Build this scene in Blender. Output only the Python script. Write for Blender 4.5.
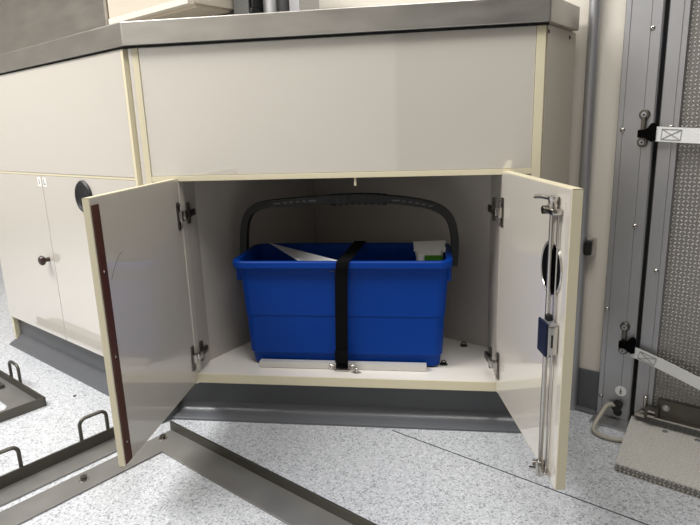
import bpy, bmesh, math, random
from mathutils import Vector, Matrix
for o in list(bpy.data.objects): bpy.data.objects.remove(o)
S = bpy.context.scene
COL = S.collection
random.seed(4)

# ---------------------------------------------------------------- camera
yaw, pitch, roll, fpx = 0.1435, 0.2299, 0.0331, 568.77
def cam_matrix():
    cy, sy = math.cos(yaw), math.sin(yaw)
    Rz = Matrix(((cy, -sy, 0), (sy, cy, 0), (0, 0, 1)))
    cp, sp = math.cos(-pitch), math.sin(-pitch)
    Rx = Matrix(((1, 0, 0), (0, cp, -sp), (0, sp, cp)))
    cr, sr = math.cos(roll), math.sin(roll)
    Ry = Matrix(((cr, 0, sr), (0, 1, 0), (-sr, 0, cr)))
    R = Rz @ Rx @ Ry
    right, fwd, up = R @ Vector((1, 0, 0)), R @ Vector((0, 1, 0)), R @ Vector((0, 0, 1))
    M = Matrix((right, up, -fwd)).transposed().to_4x4()
    M.translation = Vector((0.4749, -1.0354, 0.5881))
    return M
cd = bpy.data.cameras.new('camera'); cam = bpy.data.objects.new('camera', cd); COL.objects.link(cam)
cam.matrix_world = cam_matrix()
cd.sensor_width = 36; cd.lens = fpx * 36 / 700; cd.clip_start = 0.02
S.camera = cam

# ---------------------------------------------------------------- world, lights, exposure
w = bpy.data.worlds.new('world'); S.world = w; w.use_nodes = True
w.node_tree.nodes['Background'].inputs[0].default_value = (0.9, 0.95, 1, 1)
w.node_tree.nodes['Background'].inputs[1].default_value = 0.15
S.view_settings.view_transform = 'Standard'; S.view_settings.look = 'None'
S.view_settings.gamma = 1; S.view_settings.use_curve_mapping = False
S.view_settings.exposure = 0.3
T = Vector((0.8535, -0.5211, 0)); N = Vector((0.5211, 0.8535, 0))     # along the wall / towards the wall
def fr(t, n, z=0): return T * t + N * n + Vector((0, 0, z))
FT = Matrix(((T.x, N.x, 0, 0), (T.y, N.y, 0, 0), (0, 0, 1, 0), (0, 0, 0, 1)))
I4 = Matrix.Identity(4)
LIGHTS = [(-0.75, -0.98, 1.5, 0.5, 52, (1, 0.98, 0.965)), (0.9, -0.3, 1.1, 0.6, 15, (1, 0.98, 0.96))]
CEIL = 2.0
for t, n, lx, ly, pw, c in LIGHTS:
    ld = bpy.data.lights.new('ceiling_lamp', 'AREA'); ld.shape = 'RECTANGLE'; ld.size = lx; ld.size_y = ly; ld.energy = pw; ld.color = c
    lo = bpy.data.objects.new('ceiling_lamp', ld); COL.objects.link(lo)
    lo.matrix_world = Matrix.Translation(fr(t, n, CEIL - 0.06)) @ FT.to_3x3().to_4x4()

# ---------------------------------------------------------------- materials
def srgb(r, g, b):
    f = lambda c: (c / 255 / 12.92) if c / 255 <= 0.04045 else ((c / 255 + 0.055) / 1.055) ** 2.4
    return (f(r), f(g), f(b), 1)
def mat(name, col, rough=0.5, metal=0, coat=0, cior=1.5, noise=0, nscale=20, bump=0, bscale=60, stretch=None, spec=None, rvar=0):
    m = bpy.data.materials.new(name); m.use_nodes = True; nt = m.node_tree; b = nt.nodes['Principled BSDF']
    b.inputs['Base Color'].default_value = col; b.inputs['Roughness'].default_value = rough; b.inputs['Metallic'].default_value = metal
    b.inputs['Coat Weight'].default_value = coat; b.inputs['Coat Roughness'].default_value = 0.03; b.inputs['Coat IOR'].default_value = cior
    if spec is not None: b.inputs['Specular IOR Level'].default_value = spec
    if noise or bump or rvar:
        tc = nt.nodes.new('ShaderNodeTexCoord'); mp = nt.nodes.new('ShaderNodeMapping'); nt.links.new(tc.outputs['Object'], mp.inputs[0])
        if stretch: mp.inputs['Scale'].default_value = stretch
    if noise or rvar:
        nz = nt.nodes.new('ShaderNodeTexNoise'); nz.inputs['Scale'].default_value = nscale; nz.inputs['Detail'].default_value = 5
        nt.links.new(mp.outputs[0], nz.inputs[0])
    if noise:
        mx = nt.nodes.new('ShaderNodeMix'); mx.data_type = 'RGBA'; nt.links.new(nz.outputs[0], mx.inputs[0])
        mx.inputs[6].default_value = tuple(c * (1 - noise) for c in col[:3]) + (1,); mx.inputs[7].default_value = tuple(min(1, c * (1 + noise)) for c in col[:3]) + (1,)
        nt.links.new(mx.outputs[2], b.inputs['Base Color'])
    if rvar:
        mr = nt.nodes.new('ShaderNodeMapRange'); mr.inputs[3].default_value = max(0.02, rough - rvar); mr.inputs[4].default_value = rough + rvar
        nt.links.new(nz.outputs[0], mr.inputs[0]); nt.links.new(mr.outputs[0], b.inputs['Roughness'])
    if bump:
        n2 = nt.nodes.new('ShaderNodeTexNoise'); n2.inputs['Scale'].default_value = bscale; nt.links.new(mp.outputs[0], n2.inputs[0])
        bp = nt.nodes.new('ShaderNodeBump'); bp.inputs['Strength'].default_value = bump; bp.inputs['Distance'].default_value = 0.002
        nt.links.new(n2.outputs[0], bp.inputs['Height']); nt.links.new(bp.outputs[0], b.inputs['Normal'])
    return m
M_LAM = mat('white_laminate', srgb(212, 206, 195), 0.4, coat=1.0, cior=2.7, noise=0.02, nscale=3)
M_INS = mat('shaded_inner_laminate', srgb(176, 170, 162), 0.4, coat=0.35, noise=0.02, nscale=4)  # white laminate with the shade inside the cupboard put into its colour
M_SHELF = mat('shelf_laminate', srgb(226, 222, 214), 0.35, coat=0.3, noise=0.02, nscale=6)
M_SIDE = mat('side_laminate', srgb(200, 191, 176), 0.4, coat=0.3, noise=0.02, nscale=4)
M_CREAM = mat('cream_edge', srgb(216, 207, 178), 0.45, noise=0.03, nscale=30)
M_STEEL = mat('brushed_steel', srgb(205, 201, 194), 0.36, 1, noise=0.16, nscale=9, rvar=0.08, bump=0.06, bscale=90, stretch=(1, 1, 4))
M_DSTEEL = mat('floor_steel', srgb(140, 139, 136), 0.42, 0.6, noise=0.2, nscale=14, rvar=0.1)
M_BAR = mat('blackened_steel', srgb(96, 93, 87), 0.45, 0.85, noise=0.15, nscale=25)
M_ALU = mat('anodised_aluminium', srgb(172, 172, 174), 0.42, 0.8, noise=0.05, nscale=10)
M_CHROME = mat('chrome', srgb(190, 186, 180), 0.2, 1)
M_DCHROME = mat('dark_hinge_metal', srgb(110, 106, 100), 0.3, 1)
M_BLUE = mat('blue_plastic', srgb(0, 56, 142), 0.42, noise=0.03, nscale=8, spec=0.15)
M_BLACK = mat('black_plastic', srgb(20, 20, 21), 0.5)
M_VOID = mat('matt_black', srgb(8, 8, 8), 0.95, spec=0.05)
M_GRIP = mat('dark_grey_plastic', srgb(22, 22, 21), 0.45)
M_WEB = mat('black_webbing', srgb(6, 6, 7), 0.9, spec=0.15, bump=0.5, bscale=600)
M_KICK = mat('dark_grey_vinyl', srgb(80, 82, 85), 0.35, noise=0.06, nscale=12)
M_COVE = mat('grey_vinyl_cove', srgb(94, 96, 100), 0.25, noise=0.06, nscale=12)
M_WALL = mat('off_white_wall', srgb(214, 208, 196), 0.45, noise=0.02, nscale=3)
M_ROOM = mat('grey_room_wall', srgb(190, 187, 181), 0.5, noise=0.03, nscale=2)
M_DROOM = mat('dark_room_wall', srgb(80, 79, 77), 0.6, noise=0.03, nscale=2)  # unseen wall, made dark to darken reflections in the steel edge
M_CEIL = mat('white_ceiling', srgb(225, 223, 218), 0.6, noise=0.02, nscale=3)
M_BROWN = mat('dark_brown_wood', srgb(74, 36, 22), 0.5, noise=0.2, nscale=40, stretch=(6, 6, 0.6))
M_RAIL = mat('raw_aluminium', srgb(205, 203, 198), 0.45, 0.3, noise=0.06, nscale=30)
M_GAP = mat('black_rubber', srgb(6, 6, 6), 0.85)
M_STRAPW = mat('white_webbing', srgb(228, 228, 226), 0.7, bump=0.5, bscale=500, noise=0.03, nscale=60)
M_STITCH = mat('grey_thread', srgb(150, 150, 148), 0.8)
M_NAVY = mat('navy_plastic', srgb(20, 27, 48), 0.5, spec=0.2)
M_WHITE = mat('white_plastic', srgb(232, 232, 230), 0.4)
M_HOSE = mat('grey_hose', srgb(168, 163, 150), 0.45)
M_GREEN = mat('green_print', srgb(70, 130, 30), 0.4)
M_FOIL = mat('grey_packet_film', srgb(205, 205, 200), 0.35, bump=0.5, bscale=40)
M_KNOB = mat('dark_knob', srgb(48, 28, 22), 0.3)
M_WIN = mat('grey_machine_plastic', srgb(98, 99, 98), 0.35, noise=0.2, nscale=10)
M_STICK = mat('dark_ink', srgb(60, 60, 60), 0.6)

def floor_mat():
    m = bpy.data.materials.new('speckled_vinyl'); m.use_nodes = True; nt = m.node_tree; b = nt.nodes['Principled BSDF']
    tc = nt.nodes.new('ShaderNodeTexCoord'); prev = None
    base = nt.nodes.new('ShaderNodeTexNoise'); base.inputs['Scale'].default_value = 90; base.inputs['Detail'].default_value = 6
    nt.links.new(tc.outputs['Object'], base.inputs[0])
    r = nt.nodes.new('ShaderNodeValToRGB'); r.color_ramp.elements[0].position = 0.35; r.color_ramp.elements[1].position = 0.65
    r.color_ramp.elements[0].color = srgb(184, 187, 191); r.color_ramp.elements[1].color = srgb(198, 201, 205)
    nt.links.new(base.outputs[0], r.inputs[0]); cur = r.outputs[0]
    for sc, th, col, off in ((420, 0.13, srgb(98, 102, 106), 0), (480, 0.17, srgb(235, 236, 238), 7), (300, 0.07, srgb(112, 116, 120), 3)):
        mp = nt.nodes.new('ShaderNodeMapping'); mp.inputs['Location'].default_value = (off, off * 0.7, 0); nt.links.new(tc.outputs['Object'], mp.inputs[0])
        v = nt.nodes.new('ShaderNodeTexVoronoi'); v.inputs['Scale'].default_value = sc; nt.links.new(mp.outputs[0], v.inputs[0])
        sep = nt.nodes.new('ShaderNodeSeparateColor'); nt.links.new(v.outputs['Color'], sep.inputs[0])
        c = nt.nodes.new('ShaderNodeMath'); c.operation = 'LESS_THAN'; c.inputs[1].default_value = th; nt.links.new(sep.outputs[0], c.inputs[0])
        sc2 = nt.nodes.new('ShaderNodeMath'); sc2.operation = 'MULTIPLY'; sc2.inputs[1].default_value = 0.55; nt.links.new(c.outputs[0], sc2.inputs[0])
        mx = nt.nodes.new('ShaderNodeMix'); mx.data_type = 'RGBA'; nt.links.new(sc2.outputs[0], mx.inputs[0]); nt.links.new(cur, mx.inputs[6]); mx.inputs[7].default_value = col
        cur = mx.outputs[2]
    nt.links.new(cur, b.inputs['Base Color']); b.inputs['Roughness'].default_value = 0.36
    return m
M_FLOOR = floor_mat()

def checker_mat(name, pitch, ax, metal=0.7, c0=srgb(120, 117, 114), c1=srgb(205, 203, 200), rough=0.35):
    """raised lozenges that alternate between the two diagonals"""
    m = bpy.data.materials.new(name); m.use_nodes = True; nt = m.node_tree; b = nt.nodes['Principled BSDF']
    def math_(op, a, bb=None):
        n = nt.nodes.new('ShaderNodeMath'); n.operation = op
        for i, x in enumerate((a, bb)):
            if x is None: continue
            if isinstance(x, (int, float)): n.inputs[i].default_value = x
            else: nt.links.new(x, n.inputs[i])
        return n.outputs[0]
    tc = nt.nodes.new('ShaderNodeTexCoord'); sp = nt.nodes.new('ShaderNodeSeparateXYZ'); nt.links.new(tc.outputs['Object'], sp.inputs[0])
    u = math_('DIVIDE', sp.outputs[ax[0]], pitch); v = math_('DIVIDE', sp.outputs[ax[1]], pitch)
    par = math_('MODULO', math_('ADD', math_('ADD', math_('FLOOR', u), math_('FLOOR', v)), 2000), 2)
    fu = math_('SUBTRACT', math_('FRACT', u), 0.5); fv = math_('SUBTRACT', math_('FRACT', v), 0.5)
    sg = math_('SUBTRACT', math_('MULTIPLY', math_('GREATER_THAN', par, 0.5), 2), 1)
    fvs = math_('MULTIPLY', fv, sg)
    a = math_('ADD', fu, fvs); c = math_('SUBTRACT', fu, fvs)
    d = math_('ADD', math_('POWER', math_('MULTIPLY', math_('ABSOLUTE', a), 1.45), 2), math_('POWER', math_('MULTIPLY', math_('ABSOLUTE', c), 4.2), 2))
    h = math_('MAXIMUM', math_('SUBTRACT', 1, d), 0)
    nt.nodes.new('ShaderNodeClamp')
    mx = nt.nodes.new('ShaderNodeMix'); mx.data_type = 'RGBA'; nt.links.new(h, mx.inputs[0]); mx.inputs[6].default_value = c0; mx.inputs[7].default_value = c1
    nt.links.new(mx.outputs[2], b.inputs['Base Color'])
    bp = nt.nodes.new('ShaderNodeBump'); bp.inputs['Strength'].default_value = 1; bp.inputs['Distance'].default_value = 0.0016
    nt.links.new(h, bp.inputs['Height']); nt.links.new(bp.outputs[0], b.inputs['Normal'])
    b.inputs['Metallic'].default_value = metal; b.inputs['Roughness'].default_value = rough
    return m
M_CHK_V = checker_mat('checker_plate_door', 0.0068, (0, 2), c0=srgb(132, 129, 124), c1=srgb(235, 232, 228), metal=0.5)
M_CHK_H = checker_mat('checker_plate_ramp', 0.0078, (0, 1), c0=srgb(205, 202, 194), c1=srgb(255, 253, 248), metal=0.1)  # ramp plate whitened in place of the light it mirrors

# ---------------------------------------------------------------- mesh helpers (all shapes given in world metres)
class MB:
    def __init__(s, M=I4): s.bm = bmesh.new(); s.M = M; s.mats = []
    def mi(s, m):
        if m not in s.mats: s.mats.append(m)
        return s.mats.index(m)
    def add(s, bm2, m, M=None, smooth=True):
        k = s.mi(m); M = s.M if M is None else M; mp = {}
        for v in bm2.verts: mp[v] = s.bm.verts.new(M @ v.co)
        for f in bm2.faces:
            try: g = s.bm.faces.new([mp[v] for v in f.verts])
            except ValueError: continue
            g.material_index = k; g.smooth = smooth
        bm2.free(); return s
    def box(s, x0, x1, y0, y1, z0, z1, m, bev=0.001, M=None, seg=2):
        b = bmesh.new(); bmesh.ops.create_cube(b, size=1)
        for v in b.verts: v.co = Vector(((x0 + x1) / 2 + v.co.x * (x1 - x0), (y0 + y1) / 2 + v.co.y * (y1 - y0), (z0 + z1) / 2 + v.co.z * (z1 - z0)))
        bev = min(bev, 0.45 * min(abs(x1 - x0), abs(y1 - y0), abs(z1 - z0)))
        if bev > 0: bmesh.ops.bevel(b, geom=b.edges[:], offset=bev, segments=seg, affect='EDGES', profile=0.5)
        return s.add(b, m, M)
    def prism(s, pts, z0, z1, m, bev=0.0, M=None):
        b = bmesh.new(); lo = [b.verts.new((p[0], p[1], z0)) for p in pts]; hi = [b.verts.new((p[0], p[1], z1)) for p in pts]
        b.faces.new(lo[::-1]); b.faces.new(hi); k = len(pts)
        for i in range(k): b.faces.new((lo[i], lo[(i + 1) % k], hi[(i + 1) % k], hi[i]))
        bmesh.ops.recalc_face_normals(b, faces=b.faces[:])
        if bev > 0: bmesh.ops.bevel(b, geom=b.edges[:], offset=bev, segments=2, affect='EDGES', profile=0.5)
        return s.add(b, m, M)
    def cyl(s, p0, p1, r, m, seg=20, r2=None, bev=0.0, M=None):
        p0, p1 = Vector(p0), Vector(p1); d = p1 - p0; b = bmesh.new()
        bmesh.ops.create_cone(b, cap_ends=True, segments=seg, radius1=r, radius2=r if r2 is None else r2, depth=d.length)
        if bev > 0: bmesh.ops.bevel(b, geom=[e for e in b.edges if all(abs(abs(v.co.z) - d.length / 2) < 1e-6 for v in e.verts)], offset=bev, segments=2, affect='EDGES', profile=0.5)
        q = d.to_track_quat('Z', 'Y').to_matrix().to_4x4()
        b.transform(Matrix.Translation((p0 + p1) / 2) @ q); return s.add(b, m, M)
    def sphere(s, c, r, m, sc=(1, 1, 1), M=None):
        b = bmesh.new(); bmesh.ops.create_uvsphere(b, u_segments=20, v_segments=12, radius=r)
        for v in b.verts: v.co = Vector((c[0] + v.co.x * sc[0], c[1] + v.co.y * sc[1], c[2] + v.co.z * sc[2]))
        return s.add(b, m, M)
    def lathe(s, c, ax, prof, m, seg=28, M=None):
        """prof: (radius, height along ax)"""
        q = Vector(ax).to_track_quat('Z', 'Y').to_matrix(); b = bmesh.new(); rings = []
        for r, h in prof: rings.append([b.verts.new(Vector(c) + q @ Vector((r * math.cos(2 * math.pi * i / seg), r * math.sin(2 * math.pi * i / seg), h))) for i in range(seg)])
        for a, e in zip(rings, rings[1:]):
            for i in range(seg): b.faces.new((a[i], a[(i + 1) % seg], e[(i + 1) % seg], e[i]))
        if prof[0][0] > 0.0004: b.faces.new(rings[0][::-1])
        if prof[-1][0] > 0.0004: b.faces.new(rings[-1])
        bmesh.ops.recalc_face_normals(b, faces=b.faces[:]); return s.add(b, m, M)
    def torus(s, c, ax, R, r, m, M=None, sx=1):
        q = Vector(ax).to_track_quat('Z', 'Y').to_matrix(); pts = []
        for i in range(28):
            a = 2 * math.pi * i / 28; pts.append(Vector(c) + q @ Vector((R * math.cos(a) * sx, R * math.sin(a), 0)))
        return s.sweep(pts, [(r * math.cos(2 * math.pi * k / 8), r * math.sin(2 * math.pi * k / 8)) for k in range(8)], m, closed=True, M=M, up=ax)
    def sweep(s, pts, sect, m, closed=False, M=None, up=(0, 1, 0)):
        """sweeps the section (side, up) along pts"""
        pts = [Vector(p) for p in pts]; up = Vector(up); b = bmesh.new(); rings = []; k = len(pts)
        for i, p in enumerate(pts):
            a = pts[(i - 1) % k] if (closed or i) else p; e = pts[(i + 1) % k] if (closed or i < k - 1) else p
            d = (e - a).normalized(); side = d.cross(up)
            if side.length < 1e-4: side = d.cross(Vector((0.3, 1, 0.2)))
            side.normalize(); u2 = side.cross(d).normalized()
            rings.append([b.verts.new(p + side * q[0] + u2 * q[1]) for q in sect])
        n = len(sect)
        for i in range(k if closed else k - 1):
            a, e = rings[i], rings[(i + 1) % k]
            for j in range(n): b.faces.new((a[j], a[(j + 1) % n], e[(j + 1) % n], e[j]))
        if not closed: b.faces.new(rings[0][::-1]); b.faces.new(rings[-1])
        bmesh.ops.recalc_face_normals(b, faces=b.faces[:]); return s.add(b, m, M)
    def tube(s, pts, r, m, sub=6, M=None, up=(0, 0, 1), seg=12):
        return s.sweep(smooth_path(pts, sub), [(r * math.cos(2 * math.pi * k / seg), r * math.sin(2 * math.pi * k / seg)) for k in range(seg)], m, M=M, up=up)
    def build(s, name, parent=None):
        bmesh.ops.recalc_face_normals(s.bm, faces=s.bm.faces[:])
        me = bpy.data.meshes.new(name); off = ROOT.get(parent_root(parent)) if parent else None
        if off is not None: s.bm.transform(off.inverted())
        s.bm.to_mesh(me); s.bm.free()
        for m in s.mats: me.materials.append(m)
        try: me.set_sharp_from_angle(angle=math.radians(35))
        except Exception: pass
        o = bpy.data.objects.new(name, me); COL.objects.link(o)
        wn = o.modifiers.new('weighted_normals', 'WEIGHTED_NORMAL'); wn.keep_sharp = True; wn.weight = 80
        if parent: o.parent = parent
        return o
ROOT = {}
def parent_root(p):
    while p.parent: p = p.parent
    return p.name
def smooth_path(pts, sub=6):
    P = [Vector(p) for p in pts]; out = []
    for i in range(len(P) - 1):
        a, b, c, d = P[max(i - 1, 0)], P[i], P[i + 1], P[min(i + 2, len(P) - 1)]
        for k in range(sub):
            t = k / sub
            out.append(0.5 * ((2 * b) + (c - a) * t + (2 * a - 5 * b + 4 * c - d) * t * t + (-a + 3 * b - 3 * c + d) * t ** 3))
    out.append(P[-1]); return out
def tag(o, label, cat, group=None, kind=None):
    o['label'] = label; o['category'] = cat
    if group: o['group'] = group
    if kind: o['kind'] = kind
    return o
def struct(o): o['kind'] = 'structure'; return o
def thing(name, loc, label, cat, group=None, M=None):
    o = bpy.data.objects.new(name, None); COL.objects.link(o); o.empty_display_size = 0.05
    mw = Matrix.Translation(Vector(loc)) @ ((M or I4).to_3x3().to_4x4()); o.matrix_world = mw; ROOT[o.name] = mw
    return tag(o, label, cat, group)
def single(mb, name, loc, label, cat, group=None):
    """a thing that is one mesh, its origin at its base"""
    L = Vector(loc); mb.bm.transform(Matrix.Translation(-L)); o = mb.build(name); o.location = L
    return tag(o, label, cat, group)

# ---------------------------------------------------------------- room
b = MB(FT); b.box(-3.2, 1.7, -2.3, 0.7, -0.06, 0, M_FLOOR, 0); floor = struct(b.build('floor'))
b = MB(FT); b.box(0.345, 1.65, 0.2022, 0.2038, -0.001, 0.0007, M_GAP, 0); b.build('floor_seam', floor)
b = MB(FT); b.box(-3.2, 1.7, -2.3, 0.7, CEIL, CEIL + 0.05, M_CEIL, 0); struct(b.build('ceiling'))
b = MB(FT); b.box(-3.2, 0.66, 0.512, 0.56, 0, CEIL, M_WALL, 0); struct(b.build('wall_back'))
b = MB(FT); b.box(-3.25, -3.2, -2.3, 0.56, 0, CEIL, M_ROOM, 0); struct(b.build('wall_left'))
b = MB(FT); b.box(1.7, 1.75, -2.3, 0.56, 0, CEIL, M_DROOM, 0); struct(b.build('wall_right'))
b = MB(FT); b.box(-3.2, 1.7, -2.35, -2.3, 0, CEIL, M_ROOM, 0); struct(b.build('wall_front'))
b = MB(FT); b.box(0.5, 0.648, 0.505, 0.512, 0, 0.09, M_KICK, 0.001)
b.box(0.5, 0.648, 0.494, 0.508, 0, 0.008, M_COVE, 0.003); struct(b.build('baseboard_back'))

# ceiling light fixtures
for i, (t, n, lx, ly, pw, c) in enumerate(LIGHTS):
    th = thing('ceiling_light', fr(t, n, CEIL - 0.05), ['rectangular white ceiling light above the left cabinet run', 'rectangular white ceiling light above the corner cupboard'][i], 'ceiling light', M=FT)
    b = MB(FT); b.box(t - lx / 2 - 0.03, t + lx / 2 + 0.03, n - ly / 2 - 0.03, n + ly / 2 + 0.03, CEIL - 0.045, CEIL - 0.0, M_CEIL, 0.004); b.build('housing', th)

# aluminium door post with its grooves
b = MB(FT)
b.prism([(0.648, 0.51), (0.648, 0.5), (0.6495, 0.498), (0.6575, 0.498), (0.6578, 0.4995), (0.6592, 0.4995), (0.6595, 0.498), (0.6905, 0.498), (0.6908, 0.4992), (0.6922, 0.4992), (0.6925, 0.498), (0.707, 0.498), (0.7095, 0.5), (0.7095, 0.56), (0.648, 0.56)], 0.006, CEIL, M_ALU)
struct(b.build('trim_1'))
b = MB(FT); b.box(0.7085, 0.7175, 0.508, 0.56, 0.0, CEIL, M_GAP, 0); struct(b.build('trim_2'))
b = MB(FT); b.box(0.646, 0.722, 0.46, 0.512, 0.0, 0.005, M_ALU, 0.001); struct(b.build('trim_3'))

# entry door
dr = bpy.data.objects.new('door_1', None); COL.objects.link(dr); dr.matrix_world = Matrix.Translation(fr(0.721, 0.5, 0)) @ FT; ROOT['door_1'] = dr.matrix_world.copy(); struct(dr)
b = MB(FT)
b.prism([(0.717, 0.55), (0.717, 0.5), (0.7185, 0.498), (0.7385, 0.498), (0.7388, 0.4995), (0.7402, 0.4995), (0.7405, 0.498), (0.7475, 0.498), (0.7485, 0.5), (0.7485, 0.55)], 0.03, CEIL, M_ALU)
b.build('door_stile', dr)
b = MB(FT); b.box(0.7485, 1.65, 0.506, 0.54, 0.03, CEIL, M_CHK_V, 0); b.build('checker_panel', dr)
b = MB(FT); b.box(0.757, 1.6, 0.4985, 0.506, 0.036, 0.068, M_BAR, 0.001); b.box(0.757, 1.6, 0.482, 0.5, 0.033, 0.0365, M_CHROME, 0.0008)
rail = b.build('bottom_rail', dr)
for t in (0.772, 0.838, 0.91, 0.99, 1.08, 1.18):
    b = MB(FT); b.cyl((t, 0.4985, 0.054), (t, 0.4965, 0.054), 0.0062, M_ALU); b.lathe((t, 0.4965, 0.054), (0, -1, 0), [(0.0042, 0), (0.0036, 0.0018), (0.001, 0.0024)], M_CHROME, 16); b.build('rail_bolt', rail)
b = MB(FT)
b.box(0.738, 0.762, 0.484, 0.498, 0.03, 0.052, M_BAR, 0.001); b.box(0.745, 0.758, 0.477, 0.486, 0.036, 0.041, M_CHROME, 0.001); b.box(0.745, 0.758, 0.477, 0.486, 0.046, 0.050, M_CHROME, 0.001)
b.box(0.7205, 0.74, 0.488, 0.498, 0.027, 0.033, M_CHROME, 0.001); b.cyl((0.737, 0.492, 0.05), (0.737, 0.492, 0.066), 0.003, M_CHROME); b.sphere((0.737, 0.492, 0.067), 0.0045, M_CHROME)
b.cyl((0.728, 0.49, 0.036), (0.736, 0.484, 0.046), 0.0025, M_CHROME)
b.build('door_hinge', dr)

# screws on post and stile
SCR = [(0.658, 0.571, 'small dome screw on the post beside the upper strap hook'), (0.692, 0.397, 'dome screw in the post below the upper strap, at mid height'),
       (0.734, 0.317, 'dome screw on the door stile between the two straps'), (0.654, 0.23, 'small screw at the left edge of the post above the lower strap hook'),
       (0.694, 0.74, 'topmost dome screw on the aluminium post'), (0.736, 0.574, 'dome screw on the door stile just above the upper white strap'),
       (0.655, 0.045, 'small dark screw low on the post left of the round sticker')]
for t, z, lb in SCR:
    b = MB(FT); b.lathe((t, 0.4982, z), (0, -1, 0), [(0.0044, 0), (0.0042, 0.0012), (0.003, 0.0026), (0.0012, 0.0031)], M_CHROME, 20); b.cyl((t, 0.4953, z), (t, 0.4948, z), 0.0012, M_GAP, 6)
    single(b, 'screw', fr(t, 0.498, z), lb, 'screw', 'dome screws of the door post')

# ---------------------------------------------------------------- pipe on the wall
pp = thing('wall_pipe', fr(0.598, 0.499, 0), 'vertical satin aluminium pipe on the wall beside the cupboard end', 'pipe', M=FT)
b = MB(FT); b.cyl((0.598, 0.499, 0.0), (0.594, 0.499, CEIL), 0.0105, M_ALU, 28); b.build('tube', pp)
b = MB(FT); b.box(0.606, 0.619, 0.486, 0.505, 0.334, 0.362, M_BLACK, 0.003); b.box(0.6155, 0.6235, 0.492, 0.512, 0.332, 0.366, M_CHROME, 0.002); b.build('pipe_clip', pp)

# ---------------------------------------------------------------- plinth
def cove(mb, a, c, outn, m, mk, z1=0.088):
    """kick board and coved foot from a to c, outn = outward direction"""
    a, c, o = Vector(a), Vector(c), Vector(outn); b2 = bmesh.new(); prof = [(0.0, z1), (0.0, 0.03), (0.001, 0.027), (0.004, 0.021), (0.010, 0.0145), (0.018, 0.010), (0.027, 0.0065), (0.031, 0.004), (0.032, 0), (-0.01, 0), (-0.01, z1)]
    A = [b2.verts.new(a + o * p[0] + Vector((0, 0, p[1]))) for p in prof]; C = [b2.verts.new(c + o * p[0] + Vector((0, 0, p[1]))) for p in prof]
    b2.faces.new(A); b2.faces.new(C[::-1])
    for i in range(len(prof)):
        j = (i + 1) % len(prof); b2.faces.new((A[i], C[i], C[j], A[j]))
    bmesh.ops.recalc_face_normals(b2, faces=b2.faces[:])
    k0 = mb.mi(mk); k1 = mb.mi(m); mp = {v: mb.bm.verts.new(v.co) for v in b2.verts}
    for f in b2.faces:
        g = mb.bm.faces.new([mp[v] for v in f.verts]); hi = max(v.co.z for v in f.verts); g.material_index = k0 if hi > 0.0275 else k1; g.smooth = True
    b2.free()

# ---------------------------------------------------------------- corner cupboard
ZB, ZT, ZC = 0.107, 0.502, 0.7475
cab = thing('corner_cupboard', (0.3, 0.0, 0), 'white corner cupboard with both doors open and a blue tub inside', 'cupboard')
b = MB(); b.box(-0.0525, 0.6495, 0.0015, 0.018, 0.5125, ZC, M_LAM, 0.0006); b.build('front_panel', cab)
b = MB(); b.box(-0.065, -0.053, 0, 0.018, 0.085, ZC, M_CREAM, 0.0006); b.box(0.65, 0.665, 0, 0.018, 0.085, ZC, M_CREAM, 0.0006)
b.box(-0.053, 0.65, 0, 0.018, ZT, 0.512, M_CREAM, 0.0006); o = b.build('edge_band', cab); o['label'] = 'cream edge band'
for x0, x1, zt in ((-0.0725, -0.0655, ZC), (-0.0525, -0.0, ZT), (0.602, 0.6495, ZT)):
    b = MB(); b.box(x0, x1, 0.0015, 0.018, 0.085, zt, M_LAM, 0.0004); b.build('front_post', cab)
pE = fr(0.5665, 0.3465)
b = MB(FT); b.box(0.551, 0.566, 0.359, 0.497, 0.0, ZC, M_SIDE, 0.0006); sp_ = b.build('side_panel', cab)
for n in (0.362, 0.463):
    b = MB(FT); b.lathe((0.566, n, 0.7365), (1, 0, 0), [(0.0036, 0), (0.003, 0.0012), (0.001, 0.0016)], M_DCHROME, 14); b.build('screw', sp_)
# interior
wl = Vector((0.0, 0.073)); wd = Vector((0.42, 0.9075)); kk = (0.47 - wl.x * N.x - wl.y * N.y) / (wd.x * N.x + wd.y * N.y); pb = wl + wd * kk; n0 = wl.dot(Vector((N.x, N.y))); t0 = pb.dot(Vector((T.x, T.y)))
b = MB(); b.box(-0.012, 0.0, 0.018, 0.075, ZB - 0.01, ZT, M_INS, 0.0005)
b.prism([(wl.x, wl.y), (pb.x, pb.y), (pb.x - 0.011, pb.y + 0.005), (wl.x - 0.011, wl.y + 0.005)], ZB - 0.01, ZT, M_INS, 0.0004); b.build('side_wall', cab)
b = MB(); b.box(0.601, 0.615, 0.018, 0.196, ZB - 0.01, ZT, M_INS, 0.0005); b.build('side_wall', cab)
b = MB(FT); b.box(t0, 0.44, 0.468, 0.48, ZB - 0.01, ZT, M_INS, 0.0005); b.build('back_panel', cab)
pr = (0.602, (0.47 - 0.602 * N.x) / N.y)
poly = [(0.0, 0.002), (0.601, 0.002), pr, (pb.x, pb.y), (0.0, 0.073)]
b = MB(); b.prism(poly, 0.089, ZB, M_SHELF, 0.0004); b.build('bottom_shelf', cab)
b = MB(); b.box(-0.002, 0.602, -0.001, 0.0025, 0.0885, ZB + 0.0003, M_CREAM, 0.0005); o = b.build('shelf_edge', cab); o['label'] = 'cream shelf edge'
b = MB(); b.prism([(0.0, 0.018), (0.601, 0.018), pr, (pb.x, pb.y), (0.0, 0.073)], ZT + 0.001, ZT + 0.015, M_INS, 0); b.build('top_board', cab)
b = MB(); b.cyl((0.339, 0.006, ZT), (0.339, 0.006, 0.487), 0.0022, M_CREAM, 12, bev=0.0006); b.build('catch_pin', cab)
b = MB(); cove(b, (-0.09, 0.034, 0), (0.70, 0.034, 0), (0, -1, 0), M_COVE, M_KICK); b.build('plinth', cab)

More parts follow.
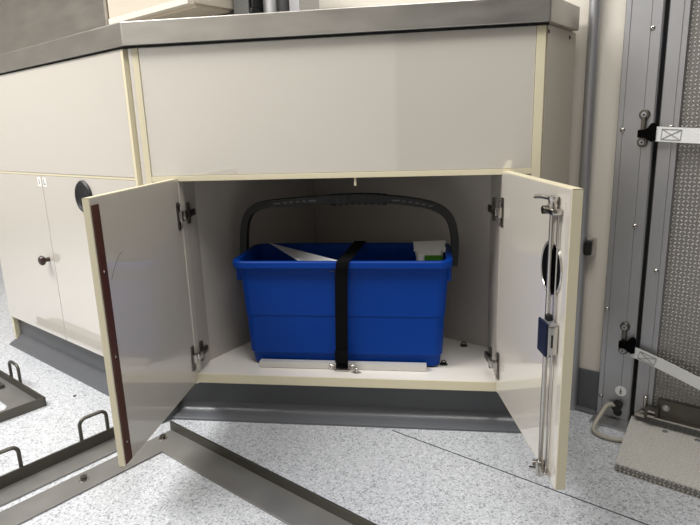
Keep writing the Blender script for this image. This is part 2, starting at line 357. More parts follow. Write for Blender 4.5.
# doors
def frame_from(origin, D):
    D = Vector((D[0], D[1], 0)).normalized(); P = Vector((-D.y, D.x, 0))
    return Matrix(((D.x, P.x, 0, origin[0]), (D.y, P.y, 0, origin[1]), (0, 0, 1, origin[2]), (0, 0, 0, 1)))
LD = frame_from((-0.001, -0.0005, 0), (-math.cos(1.605), -math.sin(1.605)))
RD = frame_from((0.6, -0.0005, 0), (math.cos(1.42), -math.sin(1.42)))
DZ0 = 0.092
def door(Fm, s, label, DL, DZ1, TH):
    """s = side of the inner face the board's body lies on"""
    y0, y1 = sorted((0, s * TH)); e = 0.0016
    b = MB(Fm); b.box(e, DL - e, min(y0, y1), max(y0, y1), DZ0 + e, DZ1 - e, M_LAM, 0.0005); d = b.build('door', cab); d['label'] = label
    b = MB(Fm)
    ya, yb = y0 + 0.0004, y1 - 0.0004
    b.box(DL - e, DL, ya, yb, DZ0, DZ1, M_CREAM, 0.0004); b.box(0, e, ya, yb, DZ0, DZ1, M_LAM, 0.0004)
    b.box(0, DL, ya, yb, DZ0, DZ0 + e, M_CREAM, 0.0004); b.box(0, DL, ya, yb, DZ1 - e, DZ1, M_CREAM, 0.0004)
    b.build('edge_band', d)
    return d
dL = door(LD, -1, 'left open door with a brown strip', 0.309, 0.5075, 0.0108); dR = door(RD, 1, 'right open door with a locking rod', 0.312, 0.5085, 0.0145)
b = MB(LD); b.box(0.289, 0.307, 0.0, 0.0025, 0.096, 0.497, M_BROWN, 0.0005)
for z in (0.13, 0.27, 0.40): b.lathe((0.2985, 0.0025, z), (0, 1, 0), [(0.002, 0), (0.0015, 0.0007), (0.0005, 0.0009)], M_CHROME, 10)
b.build('brown_strip', dL)
b = MB(LD); b.tube([(0.278, 0.0, 0.383), (0.262, 0.0, 0.402), (0.248, 0.0, 0.413), (0.236, 0.0, 0.417)], 0.0005, M_WIN, 4, up=(0, 1, 0)); o = b.build('scratch', dL); o['label'] = 'curved dark scratch'
def hinge(Fm, s, z, d):
    b = MB(Fm)
    def bx(x0, x1, y0, y1, z0, z1, m, bv=0.001): b.box(x0, x1, min(s * y0, s * y1), max(s * y0, s * y1), z + z0, z + z1, m, bv)
    bx(0.008, 0.020, 0, 0.003, -0.026, 0.026, M_DCHROME)
    bx(0.006, 0.018, 0.002, 0.010, -0.010, 0.010, M_CHROME, 0.002)
    b.cyl((0.012, s * 0.004, z - 0.021), (0.012, s * 0.0048, z - 0.021), 0.003, M_CHROME, 12); b.cyl((0.012, s * 0.004, z + 0.021), (0.012, s * 0.0048, z + 0.021), 0.003, M_CHROME, 12)
    bx(-0.014, 0.010, 0.007, 0.013, -0.007, 0.009, M_CHROME, 0.002)
    bx(-0.044, -0.012, 0.006, 0.013, -0.006, 0.008, M_DCHROME, 0.002)
    bx(-0.030, -0.020, 0.003, 0.008, -0.020, 0.022, M_DCHROME, 0.001)
    b.build('hinge', d)
for z in (0.437, 0.147): hinge(LD, 1, z, dL); hinge(RD, -1, z, dR)
# grip, rod and lock of the right door
b = MB(RD); b.lathe((0.2585, -0.0002, 0.396), (0, -1, 0), [(0.0385, 0), (0.0385, 0.001), (0.037, 0.0022), (0.0355, 0.0022), (0.0345, 0.001)], M_CHROME, 40)
b.lathe((0.2585, -0.0003, 0.396), (0, -1, 0), [(0.0342, 0), (0.034, 0.0018), (0.02, 0.002), (0.001, 0.002)], M_VOID, 40); b.build('round_grip', dR)
RH = RD @ Matrix.Translation((0.009, 0, 0))
b = MB(RH)
ry = -0.0075
b.cyl((0.261, ry, 0.088), (0.262, ry, 0.484), 0.0034, M_CHROME, 16); b.cyl((0.273, -0.003, 0.098), (0.274, -0.003, 0.480), 0.0013, M_CHROME, 10)  # the thin second rod stands for the main rod's shadow and reflection
b.box(0.252, 0.280, -0.0145, -0.0005, 0.472, 0.481, M_CHROME, 0.003); b.cyl((0.248, -0.003, 0.476), (0.248, -0.0165, 0.476), 0.0058, M_DCHROME, 18, bev=0.001)
b.lathe((0.262, ry, 0.481), (0, 0, 1), [(0.0068, 0), (0.007, 0.003), (0.0058, 0.005), (0.0058, 0.008), (0.007, 0.010), (0.007, 0.014), (0.004, 0.0155)], M_CHROME, 20)
b.tube([(0.260, ry, 0.491), (0.248, -0.011, 0.4925), (0.236, -0.0155, 0.4925), (0.226, -0.019, 0.491)], 0.003, M_CHROME)
b.box(0.250, 0.284, -0.011, -0.0005, 0.102, 0.1055, M_CHROME, 0.001); b.cyl((0.261, ry, 0.088), (0.261, ry, 0.112), 0.006, M_CHROME, 16, bev=0.001); b.cyl((0.250, -0.003, 0.100), (0.245, -0.012, 0.098), 0.0046, M_DCHROME, 14)
b.cyl((0.258, ry, 0.096), (0.244, -0.016, 0.090), 0.0024, M_CHROME, 12)
b.build('locking_rod', dR)
RK = RD @ Matrix.Translation((0.014, 0, 0))
b = MB(RK); b.box(0.2505, 0.281, -0.0145, -0.0005, 0.284, 0.325, M_CHROME, 0.002); b.box(0.249, 0.2815, -0.0175, -0.014, 0.282, 0.329, M_NAVY, 0.0015)
b.box(0.252, 0.281, -0.012, -0.002, 0.3245, 0.3275, M_ALU, 0.001); b.box(0.254, 0.266, -0.011, -0.003, 0.327, 0.336, M_BLACK, 0.002); b.box(0.254, 0.266, -0.011, -0.003, 0.274, 0.285, M_CHROME, 0.003); b.box(0.2806, 0.2816, -0.010, -0.0075, 0.295, 0.313, M_BLACK, 0.0)
b.build('lock_case', dR)

# ---------------------------------------------------------------- left cabinet run
run = thing('base_cabinet', fr(-0.46, -0.03, 0), 'white base cabinet run left of the corner cupboard, both doors shut', 'cabinet', M=FT)
NF = -0.0425; R0 = -0.0705; RE = -0.856
b = MB(FT); b.box(RE, R0 - 0.009, NF, NF + 0.017, 0.5105, ZC, M_LAM, 0.0006); b.build('front_panel', run)
b = MB(FT); b.box(R0 - 0.0088, R0, NF, NF + 0.03, 0.0, ZC, M_CREAM, 0.0006); o = b.build('edge_band', run); o['label'] = 'cream edge band'
b = MB(FT); b.box(RE, R0 - 0.009, NF + 0.001, NF + 0.018, 0.505, 0.5102, M_CREAM, 0.0005); o = b.build('edge_band', run); o['label'] = 'cream edge band'
b = MB(FT); b.box(RE - 0.001, RE + 0.01, NF + 0.004, NF + 0.02, 0.002, 0.084, M_CREAM, 0.0006); o = b.build('plinth_end', run); o['label'] = 'cream plinth end'
b = MB(FT); b.box(RE, RE + 0.016, NF + 0.018, 0.495, 0.0, ZC, M_LAM, 0.0006); b.box(R0 - 0.026, R0 - 0.009, NF + 0.018, 0.3, 0.0, ZC, M_LAM, 0.0006); b.box(RE, R0 - 0.009, NF + 0.018, 0.49, 0.09, 0.105, M_LAM, 0); b.build('carcass', run)
b = MB(FT); b.box(-0.4955, R0 - 0.0095, NF, NF + 0.017, 0.086, 0.5045, M_LAM, 0.0008); dA = b.build('door', run)
b = MB(FT); b.box(RE, -0.4978, NF, NF + 0.017, 0.086, 0.5045, M_LAM, 0.0008); dB = b.build('door', run)
b = MB(FT); b.lathe((-0.292, NF, 0.463), (0, -1, 0), [(0.036, 0), (0.036, 0.003), (0.033, 0.006), (0.029, 0.0065), (0.026, 0.004), (0.0225, 0.0015), (0.001, 0.001)], M_BLACK, 40); o = b.build('round_grip', dA); o['label'] = 'black round grip'
b = MB(FT); b.lathe((-0.523, NF, 0.296), (0, -1, 0), [(0.006, 0), (0.005, 0.008), (0.0115, 0.014), (0.0125, 0.019), (0.009, 0.0235), (0.001, 0.025)], M_KNOB, 24); o = b.build('knob', dB); o['label'] = 'dark brown knob'
for k, (t, d) in enumerate(((-0.5105, dB), (-0.4825, dA))):
    b = MB(FT); b.box(t - 0.009, t + 0.009, NF - 0.0004, NF, 0.478, 0.500, M_WHITE, 0)
    if k == 0: b.box(t - 0.0012, t + 0.0012, NF - 0.0007, NF - 0.0003, 0.483, 0.496, M_STICK, 0)
    else:
        b.box(t - 0.004, t - 0.002, NF - 0.0007, NF - 0.0003, 0.483, 0.496, M_STICK, 0); b.box(t - 0.004, t + 0.004, NF - 0.0007, NF - 0.0003, 0.483, 0.4855, M_STICK, 0)
    b.build('number_label', d)
b = MB(); a_, c_ = fr(RE + 0.004, -0.026, 0), fr(-0.06, -0.026, 0); cove(b, a_, c_, -N, M_COVE, M_KICK, 0.085); b.build('plinth', run)

# ---------------------------------------------------------------- worktop
def isect(n, y): x = (n - N.y * y) / N.x; return (x, y)
p1 = isect(-0.049, -0.012); p0 = fr(-0.89, -0.049); p2 = (0.6685, -0.012); nn = Vector((p2[0], p2[1])).dot(Vector((N.x, N.y))); tt = Vector((p2[0], p2[1])).dot(Vector((T.x, T.y)))
p3 = fr(tt, 0.480); p4 = fr(-0.89, 0.480)
wt = thing('worktop', (0.2, 0.1, ZC), 'stainless steel worktop with a deep folded front edge across both cabinets', 'worktop')
b = MB(); b.prism([(p0.x, p0.y), p1, p2, (p3.x, p3.y), (p4.x, p4.y)], ZC + 0.0005, 0.789, M_STEEL, 0.0028); b.build('top', wt)
b = MB(); g = 0.006
q1 = isect(-0.044, -0.006); b.prism([(fr(-0.88, -0.044).x, fr(-0.88, -0.044).y), q1, (0.668, -0.006), (0.668, 0.0), (q1[0] + 0.01, 0.0), (fr(-0.88, -0.038).x, fr(-0.88, -0.038).y)], ZC - 0.003, ZC + 0.0005, M_GAP, 0); b.build('lip_shadow', wt)  # black strip standing in for the shadow line under the worktop lip

# ---------------------------------------------------------------- blue tub
def rrect(x0, x1, y0, y1, r, k=6):
    out = []
    for cx, cy, a0 in ((x1 - r, y1 - r, 0), (x0 + r, y1 - r, 90), (x0 + r, y0 + r, 180), (x1 - r, y0 + r, 270)):
        for i in range(k + 1):
            a = math.radians(a0 + 90 * i / k); out.append((cx + r * math.cos(a), cy + r * math.sin(a)))
    return out
tub = thing('bucket', (0.3, 0.125, ZB), 'blue rectangular plastic bucket strapped down in the open cupboard', 'bucket')
lv = [(0.114, 0.488, 0.068, 0.182, 0.016, ZB + 0.0005), (0.107, 0.495, 0.060, 0.190, 0.018, ZB + 0.005), (0.105, 0.497, 0.058, 0.192, 0.018, 0.132), (0.102, 0.500, 0.054, 0.195, 0.018, 0.137),
      (0.0995, 0.5035, 0.0495, 0.200, 0.019, 0.2195), (0.0982, 0.5048, 0.048, 0.2015, 0.019, 0.2205), (0.0945, 0.511, 0.043, 0.207, 0.02, 0.322),
      (0.0825, 0.5175, 0.032, 0.218, 0.026, 0.3225), (0.081, 0.519, 0.030, 0.220, 0.028, 0.325), (0.081, 0.519, 0.030, 0.220, 0.028, 0.335), (0.083, 0.517, 0.032, 0.218, 0.027, 0.3375), (0.088, 0.512, 0.037, 0.213, 0.024, 0.338),
      (0.094, 0.506, 0.043, 0.207, 0.02, 0.336), (0.0975, 0.5075, 0.046, 0.204, 0.019, 0.322), (0.104, 0.498, 0.057, 0.192, 0.017, 0.14), (0.112, 0.490, 0.066, 0.184, 0.014, 0.113)]
lv = [(l[0] - 0.006,) + l[1:] for l in lv]
bb = bmesh.new(); rings = [[bb.verts.new((x, y, l[5])) for x, y in rrect(*l[:5])] for l in lv]
for a, c in zip(rings, rings[1:]):
    for i in range(len(a)): bb.faces.new((a[i], a[(i + 1) % len(a)], c[(i + 1) % len(a)], c[i]))
bb.faces.new(rings[0][::-1]); bb.faces.new(rings[-1])
b = MB(); b.add(bb, M_BLUE); body = b.build('tub_body', tub)
for x0, x1 in ((0.0775, 0.0925), (0.5015, 0.5165)):
    b = MB(); b.box(x0, x1, 0.062, 0.178, 0.290, 0.3225, M_BLUE, 0.003); b.build('handle_lug', body)
hp = [(0.0685, 0.30), (0.0665, 0.32), (0.0685, 0.35), (0.0735, 0.39), (0.082, 0.413), (0.097, 0.428), (0.125, 0.4365), (0.19, 0.4415), (0.262, 0.445), (0.325, 0.446), (0.386, 0.4435), (0.44, 0.437), (0.478, 0.4285), (0.503, 0.4155), (0.518, 0.396), (0.5245, 0.37), (0.5265, 0.345), (0.5255, 0.32), (0.5235, 0.30)]
hy = 0.155
sec = [(0.0075, -0.009), (0.0085, -0.007), (0.0085, 0.007), (0.0075, 0.009), (-0.0075, 0.009), (-0.0085, 0.007), (-0.0085, -0.007), (-0.0075, -0.009)]
b = MB(); b.sweep(smooth_path([(x, hy, z) for x, z in hp], 5), sec, M_GRIP, up=(0, 1, 0)); hn = b.build('handle', tub); hn['label'] = 'dark grey carrying handle'
b = MB(); gp = [(0.264, 0.4445), (0.295, 0.4455), (0.325, 0.446), (0.355, 0.4452), (0.384, 0.443)]
b.sweep(smooth_path([(x, hy, z) for x, z in gp], 4), [(q[0] * 1.25, q[1] * 1.15) for q in sec], M_BLACK, up=(0, 1, 0))
for i in range(9):
    x = 0.270 + i * 0.0135; zz = 0.4455 - 0.5 * (x - 0.325) ** 2; b.box(x, x + 0.007, hy - 0.0115, hy - 0.0095, zz - 0.0085, zz + 0.0085, M_BLACK, 0.001); b.box(x, x + 0.007, hy - 0.008, hy + 0.008, zz - 0.0125, zz - 0.009, M_BLACK, 0.001)
b.build('grip', hn)
for x, wd in ((0.150, 0.008), (0.168, 0.004), (0.182, 0.004), (0.196, 0.004), (0.210, 0.004), (0.228, 0.008), (0.405, 0.008), (0.421, 0.004), (0.435, 0.004), (0.449, 0.004), (0.462, 0.004), (0.476, 0.005)):
    for (xa, za), (xb, zb) in zip(hp, hp[1:]):
        if xa <= x <= xb: zz = za + (zb - za) * (x - xa) / (xb - xa)
    b = MB(); b.box(x - wd, x + wd, hy - 0.0098, hy - 0.0086, zz - 0.0014, zz + 0.0014, M_WIN, 0.0004); o = b.build('slot', hn); o['label'] = 'pale slot in the handle'

# contents of the bucket
A, Bp, C = Vector((0.112, 0.188, 0.3455)), Vector((0.209, 0.08, 0.326)), Vector((0.296, 0.049, 0.3355))
bb = bmesh.new(); D = Bp + (Bp - A) * 0.25; Cc = C + (C - A) * 0.0; E_ = Cc + (D - A) * 0.12 + Vector((0, 0.0, -0.02))
v = [bb.verts.new(p) for p in (A, D, E_, Cc)]; bb.faces.new(v)
bmesh.ops.solidify(bb, geom=bb.faces[:], thickness=0.0025)
b = MB(); b.add(bb, M_WHITE, smooth=False); single(b, 'board', (0.20, 0.1, 0.31), 'thin white board leaning in the left half of the blue bucket', 'board')
pk = thing('packet', (0.475, 0.14, 0.25), 'grey and white packet with a green label in the bucket', 'packet')
bb = bmesh.new(); rg = []
for x0, x1, y0, y1, z in ((0.450, 0.502, 0.118, 0.165, 0.25), (0.448, 0.5015, 0.112, 0.168, 0.30), (0.4465, 0.502, 0.117, 0.166, 0.322), (0.443, 0.504, 0.126, 0.160, 0.338), (0.4405, 0.507, 0.136, 0.152, 0.347), (0.440, 0.5075, 0.143, 0.146, 0.3545)):
    rg.append([bb.verts.new((x, y, z + random.uniform(-0.003, 0.003))) for x, y in rrect(x0, x1, y0, y1, min(0.012, (y1 - y0) * 0.45), 3)])
for a, c in zip(rg, rg[1:]):
    for i in range(len(a)): bb.faces.new((a[i], a[(i + 1) % len(a)], c[(i + 1) % len(a)], c[i]))
bb.faces.new(rg[0][::-1]); bb.faces.new(rg[-1])
b = MB(); b.add(bb, M_FOIL); b.build('pouch', pk)
b = MB(); b.box(0.4415, 0.5075, -0.0015, 0.0015, 0.0, 0.012, M_FOIL, 0.001, M=Matrix.Translation((0, 0.136, 0.346)) @ Matrix.Rotation(math.radians(-22), 4, 'X') @ Matrix.Rotation(math.radians(1.5), 4, 'Y')); b.box(0.4435, 0.505, -0.0025, -0.0012, -0.0022, -0.0004, M_STICK, 0, M=Matrix.Translation((0, 0.136, 0.346)) @ Matrix.Rotation(math.radians(1.5), 4, 'Y')); b.build('folded_top', pk)
b = MB(); b.box(0.464, 0.500, 0.1125, 0.1165, 0.312, 0.3315, M_GREEN, 0.001); b.box(0.452, 0.463, 0.1125, 0.1165, 0.312, 0.3325, M_WHITE, 0.001); b.build('green_label', pk)

# ---------------------------------------------------------------- strap, rail, shelf fittings
st = thing('lashing_strap', (0.297, 0.03, ZB), 'black webbing strap running vertically over the blue bucket', 'strap')
b = MB(); path = [(0.2965, 0.033, 0.112), (0.2965, 0.038, 0.135), (0.2985, 0.038, 0.22), (0.3025, 0.031, 0.31), (0.3055, 0.0262, 0.325), (0.3065, 0.0262, 0.337), (0.3085, 0.032, 0.3405), (0.311, 0.05, 0.3412), (0.315, 0.125, 0.3412), (0.3175, 0.205, 0.3412), (0.318, 0.2225, 0.340), (0.318, 0.225, 0.32), (0.318, 0.2255, 0.2), (0.318, 0.2255, 0.115)]
sp2 = smooth_path(path, 5)
bb = bmesh.new(); prev = None
for i, p in enumerate(sp2):
    a = sp2[max(i - 1, 0)]; c = sp2[min(i + 1, len(sp2) - 1)]; d = (c - a).normalized(); nr = Vector((1, 0, 0)).cross(d).normalized()
    wv = 0.0125; ring = [bb.verts.new(p + Vector((sx * wv, 0, 0)) + nr * sn) for sx, sn in ((-1, 0), (1, 0), (1, -0.0016), (-1, -0.0016))]
    if prev:
        for j in range(4): bb.faces.new((prev[j], prev[(j + 1) % 4], ring[(j + 1) % 4], ring[j]))
    prev = ring
b.add(bb, M_WEB); b.build('webbing', st)
b = MB(); b.box(0.2835, 0.3095, 0.029, 0.0335, 0.126, 0.152, M_WEB, 0.001); b.box(0.281, 0.312, 0.029, 0.033, 0.108, 0.1115, M_CHROME, 0.001); b.build('sewn_loop', st)
rl = thing('fixing_rail', (0.29, 0.045, ZB), 'flat aluminium rail screwed in front of the blue bucket', 'rail')
b = MB(); b.box(0.1205, 0.468, 0.040, 0.0545, ZB + 0.0006, ZB + 0.014, M_RAIL, 0.0008); b.build('bar', rl)
for x in (0.275, 0.318):
    b = MB(); b.torus((x, 0.0365, ZB + 0.007), (0.2, 1, 0.4), 0.0055, 0.0015, M_CHROME); b.lathe((x, 0.04, ZB + 0.007), (0, -1, 0), [(0.004, 0), (0.003, 0.003), (0.001, 0.004)], M_CHROME, 14); b.build('ring_screw', rl)
b = MB(); b.prism([(0.316, 0.026), (0.327, 0.020), (0.338, 0.026), (0.327, 0.034)], ZB, ZB + 0.0022, M_CHROME, 0.0006); b.torus((0.327, 0.027, ZB + 0.006), (1, 0.2, 0), 0.0045, 0.0013, M_CHROME)
single(b, 'eye_plate', (0.327, 0.027, ZB), 'small diamond shaped eye plate on the shelf beside the strap', 'eye plate')
for x, y, lb in ((0.55, 0.187, 'dark eye screw at the back of the shelf, right of the bucket'), (0.503, 0.080, 'dark eye screw close to the bucket right foot')):
    b = MB(); b.lathe((x, y, ZB), (0, 0, 1), [(0.0085, 0), (0.0075, 0.002), (0.003, 0.0028)], M_DCHROME, 18); b.torus((x, y, ZB + 0.005), (0.2, 1, 0.2), 0.0045, 0.0015, M_DCHROME)
    single(b, 'eye_screw', (x, y, ZB), lb, 'eye screw')

# ---------------------------------------------------------------- steel floor frames
b = MB(FT)
b.prism([(-0.018, -0.062), (1.1, -0.062), (1.1, -0.121), (0.038, -0.121), (0.038, -0.75), (-0.018, -0.75)], 0.0003, 0.0034, M_DSTEEL, 0.0006)
b.box(-0.02, 1.1, -0.0635, -0.0592, 0.0, 0.0215, M_BAR, 0.0006)
ff = thing('floor_frame', fr(-0.018, -0.062), 'flat steel angle frame bolted to the floor below the cupboard', 'floor frame', M=FT); b.build('angle_frame', ff)
for t, n in ((0.006, -0.256), (-0.002, -0.0925)):
    b = MB(FT); b.lathe((t, n, 0.0034), (0, 0, 1), [(0.0085, 0), (0.008, 0.001), (0.0075, 0.0012)], M_CHROME, 20); b.cyl((t, n, 0.0044), (t, n, 0.0105), 0.0062, M_DCHROME, 6, bev=0.0008); b.build('bolt', ff)
def bar_handle(mb, t, n, dt, dn, h=0.066, L=0.053, r=0.0036, z0=0.010):
    d = Vector((dt, dn, 0)); p = Vector((t, n, z0)); k = 0.013; pts = [p, p + Vector((0, 0, h - z0 - k))]
    for i in range(1, 6):
        a = math.pi / 2 * i / 5; pts.append(p + d * (k * (1 - math.cos(a))) + Vector((0, 0, h - z0 - k + k * math.sin(a))))
    for i in range(0, 6):
        a = math.pi / 2 * i / 5; pts.append(p + d * (L - k + k * math.sin(a)) + Vector((0, 0, h - z0 - k + k * math.cos(a))))
    pts.append(p + d * L)
    mb.sweep(pts, [(r * math.cos(2 * math.pi * q / 10), r * math.sin(2 * math.pi * q / 10)) for q in range(10)], M_BAR, up=(d.y, -d.x, 0.0))
t2 = thing('angle_rail', fr(-0.083, -0.4), 'long steel angle rail with bar handles beside the floor frame', 'rail', M=FT)
b = MB(FT); b.box(-0.088, -0.084, -0.75, -0.128, 0, 0.0255, M_BAR, 0.0006); b.box(-0.086, -0.036, -0.75, -0.128, 0.0003, 0.0035, M_DSTEEL, 0.0006); b.build('angle_bar', t2)
for n in (-0.157, -0.319):
    b = MB(FT); bar_handle(b, -0.0905, n, 0, -1, 0.066); o = b.build('bar_handle', t2)
t1 = thing('steel_tray', fr(-0.352, -0.167), 'open steel angle tray with bar handles on the far left floor', 'tray', M=FT)
b = MB(FT); b.box(-0.355, -0.351, -0.75, -0.1665, 0, 0.0215, M_BAR, 0.0006); b.box(-1.0, -0.351, -0.1705, -0.1665, 0, 0.0215, M_BAR, 0.0006)
b.prism([(-0.352, -0.168), (-1.0, -0.168), (-1.0, -0.223), (-0.42, -0.223), (-0.404, -0.235), (-0.404, -0.75), (-0.352, -0.75)], 0.0003, 0.0034, M_DSTEEL, 0.0005); b.build('angle_frame', t1)
b = MB(FT); b.box(-0.56, -0.528, -0.203, -0.188, 0.0034, 0.012, M_BAR, 0.001); b.build('stop_block', t1)
for t in (-0.4945,):
    b = MB(FT); bar_handle(b, t, -0.164, -1, 0, 0.061); b.build('bar_handle', t1)
b = MB(FT); b.lathe((-0.346, -0.105, 0), (0, 0, 1), [(0.004, 0), (0.0035, 0.001), (0.001, 0.0014)], M_GAP, 12); single(b, 'floor_screw', fr(-0.346, -0.105), 'tiny dark screw head in the pale floor by the left tray', 'screw')

# ---------------------------------------------------------------- strap anchors, straps, hose, sticker, ramp
ANC = [(0.693, 0.573, 'black strap hook on steel studs holding the upper white strap'), (0.6895, 0.177, 'black strap hook on steel studs holding the lower white strap')]
for t, z, lb in ANC:
    a = thing('strap_anchor', fr(t, 0.498, z), lb, 'strap hook', 'strap hooks on the door post', M=FT)
    b = MB(FT)
    for dz in (0.0235, -0.024):
        b.lathe((t, 0.498, z + dz), (0, -1, 0), [(0.0088, 0), (0.0088, 0.003), (0.0072, 0.005), (0.006, 0.005)], M_DCHROME, 22); b.lathe((t, 0.493, z + dz), (0, -1, 0), [(0.0052, 0), (0.0046, 0.0025), (0.001, 0.003)], M_ALU, 18); b.cyl((t, 0.4902, z + dz), (t, 0.4896, z + dz), 0.0017, M_GAP, 6)
    b.box(t - 0.004, t + 0.004, 0.491, 0.4975, z - 0.022, z + 0.022, M_DCHROME, 0.002); b.build('stud_bar', a)
    b = MB(FT); zc = z - 0.009
    b.prism([(t - 0.006, zc - 0.0068), (t - 0.006, zc + 0.0068), (t + 0.004, zc + 0.007), (t + 0.009, zc + 0.009), (t + 0.0135, zc + 0.0165), (t + 0.0185, zc + 0.0185), (t + 0.0235, zc + 0.0145), (t + 0.0235, zc - 0.0125), (t + 0.017, zc - 0.0145), (t + 0.012, zc - 0.0115), (t + 0.006, zc - 0.007)], 0.0, 0.009, M_VOID, 0.0015,
            M=FT @ Matrix(((1, 0, 0, 0), (0, 0, -1, 0.4895), (0, 1, 0, 0), (0, 0, 0, 1))))
    b.build('hook', a)
def strapw(pts, hw, name, lb):
    s = thing(name, fr(*pts[0][:1], 0.485, pts[0][1]), lb, 'strap', 'white straps across the door', M=FT)
    b = MB(FT); P = smooth_path([(t, n, z) for t, z, n in pts], 5); bb = bmesh.new(); prev = None
    for i, p in enumerate(P):
        a = P[max(i - 1, 0)]; c = P[min(i + 1, len(P) - 1)]; d = (c - a).normalized(); up = Vector((-d.z, 0, d.x)).normalized()
        ring = [bb.verts.new(p + up * hw), bb.verts.new(p - up * hw), bb.verts.new(p - up * hw + Vector((0, 0.0018, 0))), bb.verts.new(p + up * hw + Vector((0, 0.0018, 0)))]
        if prev:
            for j in range(4): bb.faces.new((prev[j], prev[(j + 1) % 4], ring[(j + 1) % 4], ring[j]))
        else: bb.faces.new(ring)
        prev = ring
    b.add(bb, M_STRAPW); b.build('webbing', s)
    b = MB(FT); t0_, z0_ = pts[0][0], pts[0][1]; t1_, z1_ = pts[1][0], pts[1][1]; L = math.hypot(t1_ - t0_, z1_ - z0_); ux, uz = (t1_ - t0_) / L, (z1_ - z0_) / L; y = pts[0][2] - 0.0006
    def ln(a0, c0, a1, c1):
        A_ = Vector((t0_ + ux * a0 - uz * c0, y, z0_ + uz * a0 + ux * c0)); B_ = Vector((t0_ + ux * a1 - uz * c1, y, z0_ + uz * a1 + ux * c1)); b.cyl(A_, B_, 0.0005, M_STITCH, 6)
    h = hw * 0.7
    ln(0.012, -h, 0.012, h); ln(0.042, -h, 0.042, h); ln(0.012, h, 0.042, h); ln(0.012, -h, 0.042, -h); ln(0.012, -h, 0.042, h); ln(0.012, h, 0.042, -h)
    b.build('stitching', s)
strapw([(0.713, 0.5635, 0.484), (0.80, 0.5575, 0.4845), (0.95, 0.55, 0.485), (1.25, 0.535, 0.485)], 0.0125, 'door_strap', 'upper white webbing strap across the checker plate door')
strapw([(0.7085, 0.158, 0.484), (0.76, 0.1435, 0.4845), (0.83, 0.1195, 0.485), (1.0, 0.06, 0.482)], 0.0105, 'door_strap', 'lower white webbing strap sloping down across the door')
hs = thing('hose', fr(0.688, 0.498, 0.03), 'short grey hose looping from the door post base to the ramp', 'hose')
b = MB(); h0 = fr(0.688, 0.488, 0.036)
b.tube([(h0.x, h0.y, 0.038), (h0.x - 0.018, h0.y - 0.004, 0.040), (0.805, 0.036, 0.027), (0.789, 0.018, 0.0075), (0.797, -0.003, 0.0055), (0.82, -0.016, 0.0055), (0.85, -0.020, 0.0055)], 0.0042, M_HOSE, 6); b.build('flexible_tube', hs)
b = MB(FT); b.cyl((0.688, 0.498, 0.037), (0.688, 0.482, 0.037), 0.0098, M_GRIP, 20, bev=0.002); b.box(0.668, 0.684, 0.484, 0.493, 0.033, 0.043, M_ALU, 0.002); b.build('gland', hs)
b = MB(FT); b.lathe((0.688, 0.498, 0.0195), (0, -1, 0), [(0.0085, 0), (0.008, 0.0012), (0.006, 0.0012), (0.001, 0.0008)], M_BLACK, 20); single(b, 'round_plug', fr(0.688, 0.498, 0.011), 'black round plug in the post under the hose gland', 'plug')
b = MB(FT); b.lathe((0.691, 0.498, 0.066), (0, -1, 0), [(0.0105, 0), (0.0105, 0.0005), (0.001, 0.0006)], M_WHITE, 28)
b.box(0.6902, 0.6918, 0.4969, 0.4974, 0.0605, 0.0715, M_STICK, 0); b.box(0.689, 0.693, 0.4969, 0.4974, 0.0605, 0.0622, M_STICK, 0); b.box(0.6885, 0.6935, 0.4969, 0.4974, 0.065, 0.0662, M_STICK, 0)
single(b, 'round_sticker', fr(0.691, 0.498, 0.056), 'round white sticker with a dark mark low on the post', 'sticker')
rp = thing('floor_ramp', fr(0.9, 0.4, 0), 'checker plate ramp with folded lip in front of the door', 'ramp', M=FT)
b = MB(FT); b.prism([(0.731, 0.318), (1.45, 0.318), (1.45, 0.53), (0.710, 0.53)], 0.0125, 0.0155, M_CHK_H, 0.0006); b.build('plate', rp)
b = MB(FT)
b.prism([(0.732, 0.3185), (1.45, 0.3185), (1.45, 0.3225), (0.732, 0.3225)], 0.002, 0.0130, M_CHK_V, 0.0005); b.box(0.732, 1.45, 0.3155, 0.3215, 0.0, 0.0022, M_CHROME, 0.0005)
b.build('front_lip', rp)
b = MB(FT); b.box(0.745, 1.4, 0.45, 0.49, 0.0, 0.0125, M_DSTEEL, 0.001); b.build('support_bar', rp)
for t in (0.777, 0.83):
    b = MB(FT); b.lathe((t, 0.478, 0.0155), (0, 0, 1), [(0.005, 0), (0.004, 0.0015), (0.001, 0.002)], M_ALU, 14); b.build('rivet', rp)

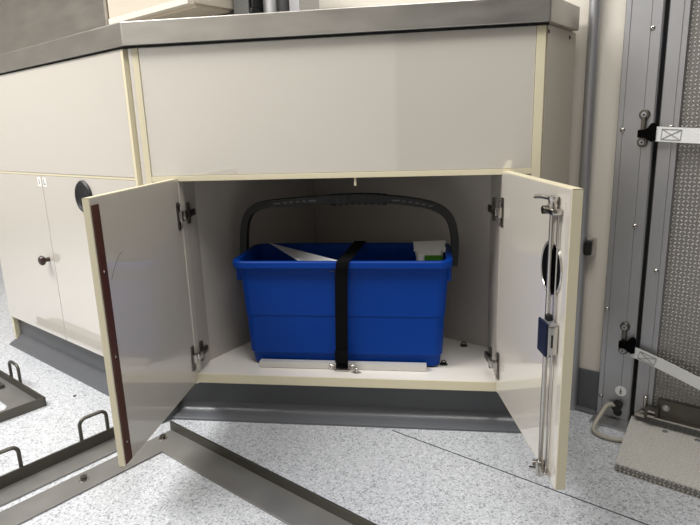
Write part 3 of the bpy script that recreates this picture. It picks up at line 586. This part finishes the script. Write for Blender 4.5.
# ---------------------------------------------------------------- above the worktop
wc = thing('wall_cupboard', fr(-0.43, 0.5, 0.888), 'cream wall cupboard above the worktop corner', 'cupboard', M=FT)
b = MB(FT); b.box(-0.612, -0.252, 0.262, 0.511, 0.893, 1.35, M_SIDE, 0.001); b.build('body', wc)
b = MB(FT); b.box(-0.613, -0.251, 0.247, 0.2615, 0.903, 1.35, M_SIDE, 0.001); b.build('door', wc)
b = MB(FT); b.box(-0.613, -0.251, 0.243, 0.262, 0.888, 0.9025, M_WALL, 0.001); b.build('edge_band', wc)
b = MB(FT); b.box(-0.598, -0.262, 0.275, 0.50, 0.885, 0.8928, M_SIDE, 0.001); b.build('underside_panel', wc)
sc_ = thing('steel_cabinet', fr(-1.03, 0.37, 0), 'tall brushed steel cabinet rising behind the worktop at far left', 'cabinet', M=FT)
b = MB(FT); b.box(-1.45, -0.615, 0.252, 0.498, 0.7895, 1.6, M_STEEL, 0.002); b.box(-1.45, -0.895, 0.252, 0.498, 0.0, 0.792, M_STEEL, 0.002); b.build('body', sc_)
b = MB(FT); b.box(-1.448, -0.617, 0.238, 0.2515, 0.794, 1.59, M_STEEL, 0.003); b.build('door', sc_)
ap = thing('worktop_appliance', fr(-0.3, 0.43, 0.789), 'dark appliance standing on the worktop beneath the cream cupboard', 'appliance', M=FT)
b = MB(FT); b.box(-0.40, -0.172, 0.37, 0.485, 0.7892, 0.886, M_BLACK, 0.006); b.box(-0.24, -0.172, 0.375, 0.485, 0.884, 0.984, M_BLACK, 0.004); b.build('body', ap)
b = MB(FT); b.box(-0.235, -0.18, 0.3665, 0.372, 0.80, 0.97, M_WIN, 0.003); b.build('front_plate', ap)
for t in (-0.33, -0.30, -0.27):
    b = MB(FT); b.lathe((t, 0.37, 0.86), (0, -1, 0), [(0.009, 0), (0.008, 0.012), (0.001, 0.013)], M_WIN, 18); b.build('knob', ap)
b = MB(FT); b.lathe((-0.143, 0.42, 0.7892), (0, 0, 1), [(0.027, 0), (0.028, 0.004), (0.028, 0.13), (0.024, 0.14), (0.024, 0.16), (0.001, 0.162)], M_ALU, 28); single(b, 'canister', fr(-0.143, 0.42, 0.7892), 'grey metal canister on the worktop beside the dark appliance', 'canister')
b = MB(FT); b.lathe((-0.082, 0.41, 0.7892), (0, 0, 1), [(0.031, 0), (0.032, 0.004), (0.032, 0.11), (0.026, 0.125), (0.027, 0.15), (0.001, 0.152)], M_BLACK, 28); single(b, 'canister', fr(-0.082, 0.41, 0.7892), 'black canister on the worktop, rightmost of the items there', 'canister')
b = MB(FT); b.box(-0.046, -0.012, 0.37, 0.44, 0.7892, 0.93, M_ALU, 0.004); single(b, 'small_box', fr(-0.03, 0.4, 0.7892), 'light grey upright box on the worktop right of the black canister', 'box')
